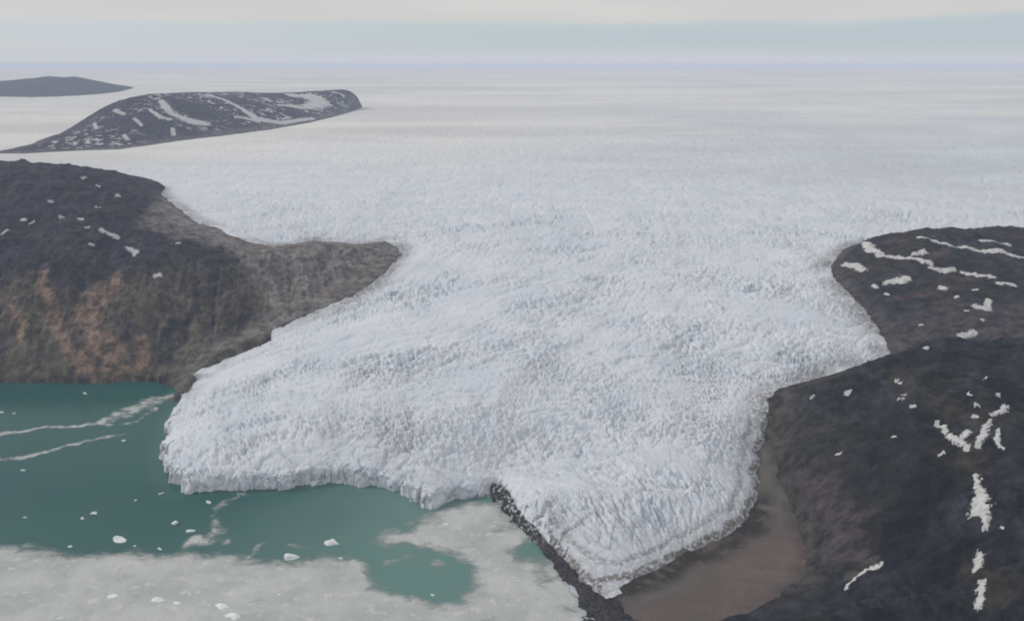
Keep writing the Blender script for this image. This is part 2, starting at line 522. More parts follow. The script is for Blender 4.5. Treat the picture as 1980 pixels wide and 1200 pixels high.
M_ICE = ice_material()
M_LH = rock_material('hill_rock_brown', (0.024, 0.025, 0.043), (0.048, 0.047, 0.067), (0.255, 0.240, 0.230), (0.285, 0.195, 0.150), (0.046, 0.045, 0.055), 0, (0.145, 0.126, 0.102), (0.21, 0.165, 0.165))
M_RU = rock_material('hill_rock_grey', (0.020, 0.021, 0.033), (0.052, 0.050, 0.062), (0.125, 0.112, 0.122), (0.105, 0.070, 0.064), (0.042, 0.038, 0.034), 0.70)
M_RL = rock_material('hill_rock_dark', (0.014, 0.016, 0.025), (0.046, 0.048, 0.062), (0.100, 0.092, 0.084), (0.095, 0.075, 0.082), (0.028, 0.028, 0.032), 0, (0.062, 0.056, 0.045), (0.09, 0.08, 0.088))
M_NU = rock_material('nunatak_rock', (0.024, 0.024, 0.050), (0.058, 0.056, 0.085), (0.16, 0.15, 0.155), (0.10, 0.085, 0.08), (0.044, 0.043, 0.062), 0.545)
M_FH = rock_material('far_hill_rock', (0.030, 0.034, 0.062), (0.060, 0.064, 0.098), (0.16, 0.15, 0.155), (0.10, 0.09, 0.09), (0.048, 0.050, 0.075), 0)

n = NT('snow')
al = n.math('ADD', n.attr('depth'), n.math('MULTIPLY', n.math('SUBTRACT', n.noise(0.45, 7, 0.75), 0.5), 0.9))
n.put(n.ramp(al, 0.05, 0.34), n.bsdf.inputs['Alpha'])
M_SNOW = n.finish(n.mix(n.ramp(n.noise(0.12, 5, 0.6), 0.35, 0.7), (0.48, 0.475, 0.48), (0.63, 0.62, 0.62)), 0.85, 0.2)

n = NT('gravel')
edge = n.attr('edge')
col = n.mix(n.ramp(n.noise(0.010, 5, 0.6, None, 0.5), 0.36, 0.64), (0.138, 0.110, 0.103), (0.172, 0.131, 0.121))
col = n.mix(n.ramp(n.noise(1.0, 8, 0.7, n.scaled(0.02, 0.05, 0.05, 0.6), 1.0), 0.48, 0.68, 0, 0.5), col, (0.090, 0.080, 0.077))
col = n.mix(n.math('MULTIPLY', n.attr('grey'), n.ramp(n.noise(0.02, 7, 0.7), 0.3, 0.6, 0.5, 1.0)), col, (0.145, 0.137, 0.128))
col = n.mix(n.math('MULTIPLY', edge, n.ramp(n.noise(0.05, 7, 0.65), 0.30, 0.55)), col, (0.040, 0.037, 0.035))
n.bump(n.noise(0.12, 9, 0.75), 0.9, 3.0)
M_GRAVEL = n.finish(col, 0.95, 0.15)

n = NT('moraine_debris')
lump = n.attr('bare')
col = n.mix(n.ramp(n.noise(0.35, 7, 0.7), 0.35, 0.68), (0.022, 0.022, 0.030), (0.085, 0.080, 0.086))
col = n.mix(n.math('MULTIPLY', lump, n.ramp(n.noise(0.16, 6, 0.7), 0.52, 0.60)), col, (0.58, 0.58, 0.60))
n.bump(n.noise(0.5, 8, 0.7), 0.8, 1.5)
M_MOR = n.finish(col, 0.95, 0.15)

n = NT('fjord_water')
tint = n.noise(0.0022, 4, 0.55)
col = n.mix(n.ramp(tint, 0.35, 0.65), (0.012, 0.076, 0.076), (0.020, 0.094, 0.086))
milk = n.attr('milk')
col = n.mix(milk, col, (0.120, 0.225, 0.205))
n.bump(n.noise(0.5, 4, 0.6), 0.05, 0.3)
M_WATER = n.finish(col, 0.16, 0.17)
n.bsdf.inputs['IOR'].default_value = 1.33

n = NT('brash_ice')
cover = n.attr('cover')
wx = n.noise(1.0, 7, 0.68, n.scaled(0.045, 0.075, 0.05, 0.25), 0.8)
alpha = n.math('ADD', cover, n.math('MULTIPLY', n.math('SUBTRACT', wx, 0.5), 1.5))
alpha = n.math('MULTIPLY', n.ramp(alpha, 0.12, 0.95), n.ramp(cover, 0.02, 0.3))
fine = n.noise(0.35, 6, 0.7)
col = n.mix(n.ramp(n.noise(0.02, 6, 0.65), 0.33, 0.67), (0.40, 0.42, 0.415), (0.52, 0.535, 0.525))
col = n.mix(n.ramp(fine, 0.45, 0.75, 0, 0.4), col, (0.31, 0.33, 0.32))
col = n.mix(n.ramp(n.noise(0.07, 6, 0.7), 0.54, 0.66, 0, 0.8), col, (0.60, 0.60, 0.59))
col = n.mix(n.ramp(n.noise(0.45, 3, 0.6), 0.66, 0.72, 0, 0.85), col, (0.68, 0.69, 0.69))
n.put(alpha, n.bsdf.inputs['Alpha'])
n.bump(fine, 0.4, 0.6)
M_BRASH = n.finish(col, 0.8, 0.3)

n = NT('floe_ice')
tc = n.node('ShaderNodeTexCoord').outputs['Object']
M_FLOE = n.finish(n.mix(n.ramp(n.noise(0.6, 4, 0.6, tc), 0.35, 0.65), (0.72, 0.75, 0.77), (0.84, 0.85, 0.85)), 0.6, 0.3)

# ------------------------------------------------------------------ glacier
def ice_z(X, Y):
    s = X.shape
    return ice_base(X.ravel(), Y.ravel())[0].reshape(s)


gx, gy = adaptive_polar(ice_z, -41, 41, 1340, 560, 48000, 860)
sh = gx.shape
bz, sd, hs = ice_base(gx.ravel(), gy.ravel())
x, y = gx.ravel(), gy.ravel()

# flow lines: across-flow coordinate between the two margins
FY = np.array([740, 800, 900, 1000, 1150, 1340, 1500, 1700, 1830, 2000, 2400, 3200, 6000])
FL = np.array([70, 20, -160, -430, -520, -490, -400, -260, -200, -280, -620, -1200, -2600])
FR = np.array([120, 230, 290, 310, 370, 560, 620, 680, 690, 760, 1000, 1500, 3200])
fl = np.interp(y, FY, FL); fr = np.interp(y, FY, FR)
fn = (x - fl) / (fr - fl) * 900.0
fs = y + 0.10 * np.abs(x - 0.5 * (fl + fr))
wx = 9 * perlin(x / 45, y / 45, 21); wy = 9 * perlin(x / 45, y / 45, 22)
amp = (1 - 0.93 * smooth(1750, 2700, y + 250 * fbm(x / 700, y / 700, 3, 25))) * smooth(0, 30, -hs) * smooth(1, 12, sd) * 0.8
amp *= 1 - 0.8 * smooth(70, 8, sd) * ((x > 60) & (y < 1160))
amp *= np.clip(0.68 + 0.9 * fbm(x / 170, y / 150, 4, 26), 0.12, 1.3)
low = smooth(1250, 950, y)
u = fn + wx + 0.5 * perlin(x / 12, y / 12, 23) * 5; v = fs + wy + 0.5 * perlin(x / 12, y / 12, 24) * 5
bow = v + 0.00035 * (fn - 450) ** 2                              # crevasses bow across the flow


def slit(n_, w):
    return smooth(w, 0.25 * w, np.abs(n_))


open_ = smooth(-0.3, 0.3, 0.7 * fbm(x / 120, y / 120, 3, 41) + 0.8 * fbm(u / 330, bow / 95, 3, 50))            # where the ice is torn open
s1 = slit(perlin(u / 46, bow / 15, 5), 0.17) * (1 - 0.75 * low)      # across the flow
s2 = slit(perlin(u / 15, v / 52, 6), 0.17) * (0.25 + 0.75 * low)     # along it, where the lobe spreads
s3 = slit(perlin(u / 22, v / 22, 7), 0.13)
s4 = slit(perlin(u / 8.5, bow / 8.5, 8), 0.16)
cut = np.maximum(np.maximum(s1, s2), 0.8 * s3) * (0.35 + 0.65 * open_)
f1, f2, r = worley(u / 17.5, bow / (14.0 + 17 * low), 5)
h1, h2, hr = worley(u / 48.0, bow / (30.0 + 25 * low), 15)
g1, g2, q = worley(u / 6.5, v / (6.0 + 6 * low), 9)
crack = smooth(0.0, 0.32, f2 - f1); crack2 = smooth(0.0, 0.35, g2 - g1); crack3 = smooth(0.0, 0.16, h2 - h1)
mott = fbm(u / 70, bow / 48, 6, 40, 0.62)
broad = fbm(x / 130, y / 100, 3, 28)
cut = cut * smooth(-0.1, 0.3, fbm(x / 40, y / 40, 3, 39))
amp = amp * (1 + 0.35 * smooth(1350, 1100, y))
disp = amp * (((r - 0.5) * 4.2 + (crack - 0.8) * 3.8 + (q - 0.5) * 2.3 + (crack2 - 0.8) * 2.2) * (0.25 + 0.95 * open_) + (hr - 0.5) * 3.5
              + (crack3 - 0.9) * 3.0 - 3.6 * cut - 0.8 * s4 * open_ + 4.0 * mott + 7 * broad
              + 1.3 * np.sin(bow / 13.0 + 3 * fbm(x / 150, y / 150, 2, 42)) * smooth(1000, 1150, y))
disp += smooth(1500, 2300, y) * smooth(9000, 5000, y) * smooth(10, 120, -hs) * (1.3 * perlin(x / 40, y / 90, 30) + 0.9 * perlin(x / 15, y / 40, 31) - 1.6 * slit(perlin(x / 60, y / 130, 32), 0.12))
# undulating, dirty thin margin next to the rock
mar = smooth(-45, -4, hs) * (y < 2600)
disp += mar * 1.6 * perlin(x / 12, y / 12, 33)
z = bz + np.where(sd > 0, disp, 0)
keep = (sd > -7) & (hs < 45)
# broken faces of the calving front: push the wall in and out at every height
wall = ((sd > -3) & (sd < 26) & (y < 1500)) * smooth(-3, 3, sd) * smooth(26, 10, sd) * ((x < 60) | (y > 1160))
along = x * 0.9 - y * 0.4
gx = gx + (wall * (1.6 * perlin(along / 8, z / 6, 51))).reshape(sh)
_, wf, wr = worley(along / 8.0, z / 11.0, 52)
_, _, wr2 = worley(along / 3.5, z / 5.0, 53)
gy = gy + (wall * (5.0 * (wr - 0.5) + 3.5 * (wr2 - 0.5))).reshape(sh)
blue = np.clip(amp, 0, 1) * np.maximum(np.maximum(0.8 * cut, 0.6 * (1 - crack) * open_), 0.8 * (1 - crack3))
silt = smooth(0.0, 0.55, fbm(fn / 34, fs / 700, 4, 34) + 0.35 * fbm(x / 50, y / 50, 4, 35)) * smooth(2600, 1700, y)
silt = np.maximum(silt * 0.75, 0.55 * smooth(0.1, 0.5, fbm(x / 65, bow / 40, 5, 36)) * np.clip(amp, 0, 1))
blue = np.maximum(blue, 0.65 * smooth(0.12, 0.5, fbm(x / 210, y / 170, 3, 45)) * np.clip(amp, 0, 1))
blue = np.maximum(blue, 0.55 * smooth(2100, 3000, y) * smooth(6500, 4200, y) * smooth(-500, 600, x) * smooth(-0.35, 0.35, fbm(x / 900, y / 500, 4, 43)))
grey = smooth(-350, 600, x + 250 * fbm(x / 700, y / 500, 3, 54)) * smooth(2000, 2700, y) * smooth(6800, 4300, y) * smooth(-0.5, 0.35, fbm(x / 800, y / 420, 5, 55, 0.6))
silt = np.maximum(silt, grey)
snow = (1 - 0.8 * grey) * smooth(2200, 4200, y + 900 * fbm(x / 1500, y / 900, 4, 46) - 0.25 * x)
landedge = smooth(48, 2, sd) * ((x > 40) & (y < 1160))
bands = 0.35 + 0.65 * smooth(-0.2, 0.5, np.sin(sd / 2.6 + 2.5 * fbm(x / 45, y / 45, 3, 48)) + 0.5 * fbm(x / 25, y / 25, 3, 49))
dirt = np.maximum(landedge * bands, mar * 0.95 * smooth(-0.45, 0.15, fbm(x / 110, y / 110, 3, 47)))
me = grid_mesh('glacier', gx, gy, z.reshape(sh), keep.reshape(sh), {'snow': snow, 'dirt': dirt, 'blue': blue, 'silt': silt})
link('glacier', me, M_ICE, 'wide crevassed white glacier tongue flowing from the ice sheet down to the green fjord', 'glacier', 'structure')

# ------------------------------------------------------------------ hills
HILLS = {}


def make_hill(name, poly, pts, az, rr, nc, nr, mat, label, rough, till_fn=None, warm_fn=None, base_pts=None, earth_fn=None, dark_fn=None, kk=0.12, sk=1.0, gully=0.0, gdir=(1.0, 0.25, 1), ledge=1.3):
    tps = TPS(pts)
    q = np.array(poly)[:, :2]
    contact = base_pts

    def zbase(x, y):
        s, _ = sdf(q, x, y)
        s = s + sk * (4.0 * perlin(x / (30 * sk), y / (30 * sk), 60) + 3.0 * perlin(x / (12 * sk), y / (12 * sk), 61)) * np.exp(-np.abs(s) / (60 * sk))
        L = idw(contact, x, y)
        zz = tps(x, y)
        inside = np.maximum(zz, L + kk * np.clip(s, 0, 40) + 0.4)
        # gullies and knobs, fading towards the foot
        a = rough * smooth(0, 110 * sk, s)
        inside = inside + a * (0.9 * ridged(x / (170 * sk), y / (210 * sk), 5, 70, 0.52) + 0.8 * fbm(x / (60 * sk), y / (60 * sk), 5, 71, 0.6)
                               - 0.35)
        if gully:
            inside = inside + gully * smooth(5, 90, s) * (smooth(175, 120, inside) if gdir[2] else 1) * (ridged((gdir[0] * x + gdir[1] * y) / 55, (gdir[0] * y - gdir[1] * x) / 380, 5, 75, 0.58) - 0.3)
        inside = inside + ledge * smooth(10, 60, s) * np.sin(inside / 2.6 + 4 * fbm(x / 80, y / 80, 4, 76)) * smooth(-0.2, 0.3, fbm(x / 60, y / 60, 3, 77))
        inside = inside + 0.9 * sk * fbm(x / (9 * sk), y / (9 * sk), 3, 72) * smooth(0, 12 * sk, s)
        zz = np.where(s > 0, inside, L + 0.4 + 0.9 * s)
        return zz, s

    X, Y = adaptive_polar(lambda a, b: np.maximum(zbase(a, b)[0], -5), az[0], az[1], nc, rr[0], rr[1], nr, 500)
    Z, S = zbase(X, Y)
    keep = S > -22 * sk
    at = {'till': till_fn(X, Y, S) if till_fn else np.zeros(X.shape), 'warm': warm_fn(X, Y, S) if warm_fn else np.zeros(X.shape)}
    at['dark'] = dark_fn(X, Y, Z) if dark_fn else np.zeros(X.shape)
    at['earth'] = earth_fn(X, Y, Z) if earth_fn else np.zeros(X.shape)
    me = grid_mesh(name, X, Y, Z, keep, at)
    o = link('hill', me, mat, label, 'hill', 'structure')
    HILLS[name] = zbase
    return o


def hit(hill, px, py, tmin, tmax):
    """first point of a hill along the sight line"""
    d = ray(px, py)
    Y = np.linspace(tmin, tmax, 900)
    X = d[0] / d[1] * Y; Zr = CAM_H + d[2] / d[1] * Y
    Zh, S = HILLS[hill](X, Y)
    below = np.where((Zh > Zr) & (S > -15))[0]
    if not len(below):
        return None
    i = below[0]
    return np.array([X[i], Y[i], Zh[i]])


def poly_px(points, zfun):
    return np.array([zfun(*p)[:2] for p in points])


def lines_mask(x, y, lines):
    """plan strokes: list of ((x,y,halfwidth), ...)"""
    m = np.zeros(np.shape(x))
    for ln in lines:
        for a, b in zip(ln[:-1], ln[1:]):
            d, t = seg_dist(x, y, a, b)
            hw = a[2] + (b[2] - a[2]) * t
            m = np.maximum(m, 1 - d / hw)
    return np.clip(m, 0, 1)


# left hill: pale till below the old ice line, orange scree chutes in the cliff
lh_z = TPS(LH_PTS)


def on_lh(px, py):
    d = ray(px, py)
    Y = np.linspace(1250, 2500, 900)
    X = d[0] / d[1] * Y; Zr = CAM_H + d[2] / d[1] * Y
    i = np.where(np.maximum(lh_z(X, Y), 0) > Zr)[0]
    i = i[0] if len(i) else 899
    return np.array([X[i], Y[i], Zr[i]])


LH_TILL = [on_lh(*p)[:2] for p in ((325, 372), (300, 395), (275, 440), (330, 458), (400, 470), (445, 500), (490, 545), (515, 590), (500, 625), (440, 655), (395, 680),
                                   (350, 712))] + [p[:2] for p in LH_ICE]
LH_CHUTES = [[(220, 545, 30), (190, 575, 42), (165, 610, 44), (180, 650, 44), (215, 690, 40), (240, 720, 32)],
             [(85, 535, 14), (90, 580, 20), (105, 620, 16), (130, 680, 18), (160, 725, 16)],
             [(270, 655, 18), (275, 690, 20), (270, 715, 16)],
             [(150, 690, 16), (170, 720, 18), (180, 735, 12)],
             [(30, 580, 12), (40, 620, 16), (45, 650, 10)]]
lh_ch = []
for ln in LH_CHUTES:
    q = []
    for px, py, hw in ln:
        p = on_lh(px, py)
        q.append((p[0], p[1], hw * depth_of(p) / FPX))
    lh_ch.append(q)


def lh_till(x, y, s):
    t, _ = sdf(np.array(LH_TILL), x, y)
    return smooth(-18, 18, t + 22 * fbm(x / 50, y / 50, 4, 81)) * 0.95


def lh_warm(x, y, s):
    m = lines_mask(x + 9 * perlin(x / 40, y / 40, 82), y + 9 * perlin(x / 40, y / 40, 83), lh_ch)
    return smooth(0.0, 0.8, m + 0.5 * fbm(x / 11, y / 75, 5, 84, 0.6)) * 0.95


make_hill('left', LH_POLY, LH_PTS, (-41, -5), (1200, 3000), 620, 430, M_LH,
          'brown rock headland with orange scree chutes standing above the fjord', 20.0, lh_till, lh_warm, LH_SHORE + LH_ICE + LH_BACK, gully=16.0,
          earth_fn=lambda x, y, z: smooth(150, 80, z + 40 * fbm(x / 120, y / 120, 4, 89)))


def ru_till(x, y, s):
    return np.maximum(smooth(1400, 1250, y + 70 * fbm(x / 70, y / 70, 4, 85) + 0.1 * (x - 600)) * 0.85, smooth(30, 8, s) * 0.6)


def ru_warm(x, y, s):
    return 0.7 * smooth(0.18, 0.4, fbm(x / 90, y / 60, 3, 86))


make_hill('right_upper', RU_POLY, RU_PTS, (17, 41), (1000, 2300), 420, 330, M_RU,
          'snow-streaked dark rock knoll the glacier bends round, beyond the bare black hillside', 12.0, ru_till, ru_warm, RU_ICE + RU_BACK)


rl_z = TPS(RL_PTS)


def on_rl(px, py):
    d = ray(px, py)
    Y = np.linspace(420, 1250, 900)
    X = d[0] / d[1] * Y; Zr = CAM_H + d[2] / d[1] * Y
    i = np.where(rl_z(X, Y) > Zr)[0]
    i = i[0] if len(i) else 899
    return np.array([X[i], Y[i], Zr[i]])


def rl_band(lines):
    out = []
    for ln in lines:
        q = []
        for px, py, hw in ln:
            p = on_rl(px, py)
            q.append((p[0], p[1], hw * depth_of(p) / FPX))
        out.append(q)
    return out


RL_TAN = rl_band([[(1560, 742, 14), (1515, 770, 22), (1505, 830, 20), (1495, 880, 18)], [(1530, 985, 22), (1570, 1020, 42), (1610, 1060, 40), (1600, 1090, 24)],
                  [(1640, 1125, 16), (1665, 1105, 16), (1700, 1090, 10)]])
RL_MAUVE = rl_band([[(1530, 930, 26), (1580, 960, 44), (1620, 1000, 48), (1650, 1050, 40), (1660, 1080, 20)], [(1520, 800, 16), (1530, 850, 14)]])
RL_DARK = rl_band([[(1600, 770, 30), (1640, 750, 30), (1700, 740, 24)], [(1520, 890, 22), (1560, 920, 24), (1510, 930, 14)],
                   [(1830, 860, 30), (1800, 930, 50), (1770, 1000, 48), (1740, 1060, 46), (1720, 1100, 40)], [(1780, 1130, 40), (1850, 1080, 30), (1920, 1060, 40)]])
RL_TOP = rl_band([[(1720, 720, 40), (1800, 760, 60), (1880, 800, 60), (1960, 820, 60)], [(1830, 880, 40), (1900, 900, 40)], [(1880, 1100, 40), (1940, 1150, 50)]])


def rl_mask(x, y, band, seed):
    m = lines_mask(x + 10 * perlin(x / 35, y / 35, seed), y + 10 * perlin(x / 35, y / 35, seed + 1), band)
    return smooth(0.0, 0.6, m + 0.35 * fbm(x / 30, y / 30, 5, seed + 2, 0.6) * (m > 0))


def rl_till(x, y, s):
    return np.maximum(0.9 * rl_mask(x, y, RL_TAN, 140), rl_till_foot(x, y, s))


def rl_till_foot(x, y, s):
    return np.maximum(smooth(34, 6, s + 22 * fbm(x / 30, y / 30, 4, 87)), 0.5 * smooth(95, 30, s + 60 * fbm(x / 50, y / 50, 4, 78))) * smooth(700, 800, y) * smooth(1190, 1120, y) * 0.9


make_hill('right_lower', RL_POLY, RL_PTS, (9, 46), (330, 1400), 620, 520, M_RL,
          'bare black hillside rising from the pinkish gravel flat, nearest to the viewer', 17.0, rl_till, lambda x, y, s: 0.75 * rl_mask(x, y, RL_MAUVE, 144), RL_FOOT + RL_BACK,
          dark_fn=lambda x, y, z: 0.85 * rl_mask(x, y, RL_DARK, 148), gully=13.0, gdir=(0.62, 0.78, 0),
          earth_fn=lambda x, y, z: 0.95 * rl_mask(x, y, RL_TOP, 152))


def nu_till(x, y, s):
    return smooth(70, 20, s + 30 * fbm(x / 120, y / 120, 3, 88)) * 0.85


make_hill('nunatak', NU_POLY, NU_PTS, (-36, -6), (2900, 6300), 460, 170, M_NU,
          'long dark rock ridge streaked with snow, ringed by the ice sheet', 7.0, nu_till, None, NU_ICE + NU_BACK, sk=2.2)
make_hill('far_hill', FH_POLY, FH_PTS, (-41, -22), (6000, 9200), 260, 80, M_FH,
          'small bluish hazy hill farthest off, past the snow-streaked ridge', 6.0, None, None, FH_ICE + FH_BACK, sk=3.0)

# ------------------------------------------------------------------ gravel flat between ice, hill and fjord
GR_PTS = [P(1180, 1200, 1.2), P(1240, 1260, 1.2), P(1140, 1150, 1.2), P(1300, 1130, 6), P(1400, 1100, 8), P(1300, 1200, 5)] + \
         [P(a, b, c) for a, b, c, w in TERM[25:37]] + RL_FOOT
EDGE_LAKE = np.array([p[:2] for p in (P(1100, 1110, 0), P(1128, 1144, 0), P(1150, 1175, 0), P(1185, 1205, 0), P(1215, 1245, 0), P(1260, 1330, 0), P(1330, 1500, 0))] +
                     [(700, 250), (700, 1150), (200, 1150)])
X, Y = adaptive_polar(lambda a, b: np.zeros(a.shape), 2, 27, 360, 380, 1180, 460, 300)
s, _ = sdf(EDGE_LAKE, X, Y)
s = s + 4 * perlin(X / 20, Y / 20, 91) + 1.5 * perlin(X / 7, Y / 7, 92)
Z = idw(GR_PTS, X, Y) * smooth(-2, 60, s) + 0.5 * fbm(X / 14, Y / 14, 4, 93) * smooth(0, 20, s) + 0.9 * fbm(X / 60, Y / 60, 3, 94) * smooth(0, 20, s)
Z = np.where(s > 0, np.maximum(Z, 0.15) + 0.04 * np.clip(s, 0, 15), 0.25 * s)
gsd, _ = sdf(np.array(G_POLY)[:, :2], X, Y)
edge = smooth(-34, -14, gsd + 12 * fbm(X / 40, Y / 40, 3, 95)) * smooth(0, 40, 960 - Y)
edge = np.maximum(edge, 0.8 * smooth(22, 2, s))
hsd, _ = sdf(np.array(RL_POLY)[:, :2], X, Y)
edge = np.maximum(edge, 0.55 * smooth(-16, 2, hsd + 8 * fbm(X / 30, Y / 30, 3, 99)) * smooth(700, 780, Y + 0 * X))
grey = smooth(840, 930, Y + 40 * fbm(X / 60, Y / 60, 3, 96)) * 0.8
grey = np.maximum(grey, 0.75 * smooth(-48, -28, gsd + 22 * fbm(X / 50, Y / 50, 3, 97)) * smooth(880, 800, Y + 0.25 * X))
me = grid_mesh('gravel_flat', X, Y, Z, (s > -12) & (gsd < 60), {'edge': edge, 'grey': grey})
link('gravel_flat', me, M_GRAVEL, 'smooth pinkish brown gravel flat between the ice edge and the black hillside', 'gravel flat', 'structure')

# ------------------------------------------------------------------ moraine along the fjord side of the lobe
MOR = [(P(a, b, 1)[:2], w, h) for a, b, w, h in ((955, 944, 7, 9), (968, 958, 12, 12), (990, 985, 12, 11), (1018, 1018, 9, 9), (1040, 1042, 8, 8), (1068, 1070, 7, 8), (1092, 1100, 8, 7),
                                                  (1115, 1130, 9, 7), (1142, 1158, 15, 6), (1172, 1185, 24, 5), (1205, 1225, 26, 5), (1245, 1290, 22, 4))]
xs = np.arange(-60, 150, 0.55); ys = np.arange(600, 1000, 0.55)
X, Y = np.meshgrid(xs, ys)
H = np.full(X.shape, -9.0)
jx = X + 4 * perlin(X / 18, Y / 18, 101) + 1.5 * perlin(X / 6, Y / 6, 102); jy = Y + 4 * perlin(X / 18, Y / 18, 103)
for (a, wa, ha), (b, wb, hb) in zip(MOR[:-1], MOR[1:]):
    d, t = seg_dist(jx, jy, a, b)
    w = (wa + (wb - wa) * t) * np.clip(0.85 + 0.7 * fbm(X / 22, Y / 22, 3, 106), 0.45, 1.4); h = ha + (hb - ha) * t
    H = np.maximum(H, np.where(d < w * 1.3, h * (1 - (d / w) ** 2), -9))
H = H + np.where(H > -6, 1.8 * ridged(X / 11, Y / 11, 4, 104) + 0.5 * fbm(X / 3, Y / 3, 2, 105), 0)
bare = smooth(830, 900, Y)
me = grid_mesh('moraine', X, Y, H, H > -4, {'bare': np.clip(bare, 0, 1)})
link('moraine', me, M_MOR, 'thin black moraine ridge speckled with ice between the fjord and the glacier lobe', 'moraine', 'structure')

# ------------------------------------------------------------------ fjord water
X, Y = adaptive_polar(lambda a, b: np.zeros(a.shape), -60, 40, 200, 30, 3000, 200, 300)
milk = smooth(-420, -60, X + 60 * fbm(X / 150, Y / 150, 3, 111)) * 0.85 + 0.25 * smooth(1000, 800, Y)
front, _ = sdf(np.array(G_POLY)[:, :2], X, Y)
milk = np.clip(milk + 0.2 * smooth(-30, 0, front), 0, 1)
me = grid_mesh('water', X, Y, np.zeros(X.shape), None, {'milk': milk})
link('water', me, M_WATER, 'still milky green fjord water in front of the calving ice', 'water', 'structure')

# ------------------------------------------------------------------ brash ice on the water
W0 = lambda *pts: np.array([P(a, b, 0)[:2] for a, b in pts])
BR_MAIN = W0((-500, 1040), (-200, 1042), (0, 1052), (60, 1059), (110, 1066), (190, 1070), (250, 1066), (290, 1071), (350, 1067), (420, 1070), (480, 1081), (540, 1085), (590, 1083), (640, 1072), (690, 1078),
             (715, 1092), (728, 1130), (780, 1148), (840, 1163), (885, 1163), (914, 1138), (908, 1100), (870, 1075), (820, 1062), (770, 1056), (722, 1046), (735, 1032), (790, 1022), (815, 1005), (845, 990),
             (905, 968), (960, 958), (1010, 1015), (1110, 1120), (1200, 1220), (1300, 1500), (0, 1900), (-1500, 1800))
BR_HOLES = [W0((918, 964), (935, 959), (950, 963), (945, 970), (928, 970)), W0((1000, 1062), (1015, 1050), (1050, 1052), (1075, 1070), (1040, 1076), (1005, 1075)),
            W0((735, 1090), (770, 1064), (830, 1060), (872, 1090), (880, 1110), (830, 1108), (780, 1120), (740, 1118))]
BR_LINES = [([(348, 758, 10), (318, 768, 18), (275, 784, 24), (240, 800, 20), (205, 813, 10), (150, 826, 6), (110, 824, 6), (60, 830, 6), (0, 840, 7), (-80, 850, 6)], 0.85),
            ([(300, 790, 7), (265, 815, 6), (225, 818, 6), (180, 822, 5)], 0.6),
            ([(240, 838, 5), (205, 845, 7), (160, 854, 7), (110, 868, 7), (60, 880, 8), (0, 888, 9), (-100, 900, 8)], 0.8),
            ([(470, 952, 6), (440, 965, 7), (415, 985, 9), (410, 1000, 9), (425, 1020, 12), (430, 1040, 12)], 0.5),
            ([(360, 1058, 10), (375, 1045, 16), (405, 1042, 18), (435, 1044, 12)], 0.75),
            ([(395, 1012, 6), (415, 1020, 8), (430, 1032, 8)], 0.6),
            ([(485, 1078, 8), (500, 1055, 7), (515, 1048, 5)], 0.55), ([(545, 1055, 5), (580, 1052, 6), (610, 1060, 5)], 0.5),
            ([(720, 1045, 10), (760, 1025, 14), (800, 1008, 12), (825, 995, 10)], 0.5), ([(735, 1048, 10), (800, 1045, 20), (860, 1060, 18)], 0.75), ([(750, 1085, 10), (800, 1075, 16), (850, 1090, 16)], 0.42),
            ([(1000, 1040, 8), (1030, 1042, 8), (1050, 1050, 6)], 0.4), ([(160, 965, 6), (200, 970, 5), (210, 965, 4)], 0.25)]
X, Y = adaptive_polar(lambda a, b: np.zeros(a.shape), -42, 13, 760, 330, 1420, 620, 400)
jx = X + 9 * fbm(X / 45, Y / 45, 4, 121); jy = Y + 9 * fbm(X / 45, Y / 45, 4, 122)
s, _ = sdf(BR_MAIN, jx, jy)
cover = smooth(-16, 24, s + 8 * fbm(X / 30, Y / 30, 4, 128))
for h in BR_HOLES:
    hsd_, _ = sdf(h, jx, jy)
    cover *= 1 - 0.9 * smooth(-18, 8, hsd_ + 8 * fbm(X / 25, Y / 25, 4, 129))
cover *= 1 - 0.45 * smooth(0, 25, s) * smooth(0.1, 0.45, fbm(X / 60, Y / 60, 4, 123)) * smooth(-130, -60, X)
for ln, st in BR_LINES:
    q = []
    for px, py, hw in ln:
        p = P(px, py, 0)
        q.append((p[0], p[1], 2.1 * hw * depth_of(p) / FPX))
    m = lines_mask(jx + 4 * perlin(X / 13, Y / 13, 124), jy + 4 * perlin(X / 13, Y / 13, 125), [q])
    cover = np.maximum(cover, st * (0.5 + 0.6 * smooth(-0.3, 0.3, fbm(X / 28, Y / 28, 4, 131))) * smooth(0.0, 1.0, m + 0.35 * fbm(X / 14, Y / 14, 3, 126) * (m > 0)))
Z = 0.12 + 0.25 * cover + 0.12 * perlin(X / 4, Y / 4, 127)
me = grid_mesh('brash_ice', X, Y, np.maximum(Z, 0.05), cover > 0.03, {'cover': cover})
link('brash_ice', me, M_BRASH, 'pale grey raft of brash ice and slush covering the near fjord', 'brash ice', 'stuff')

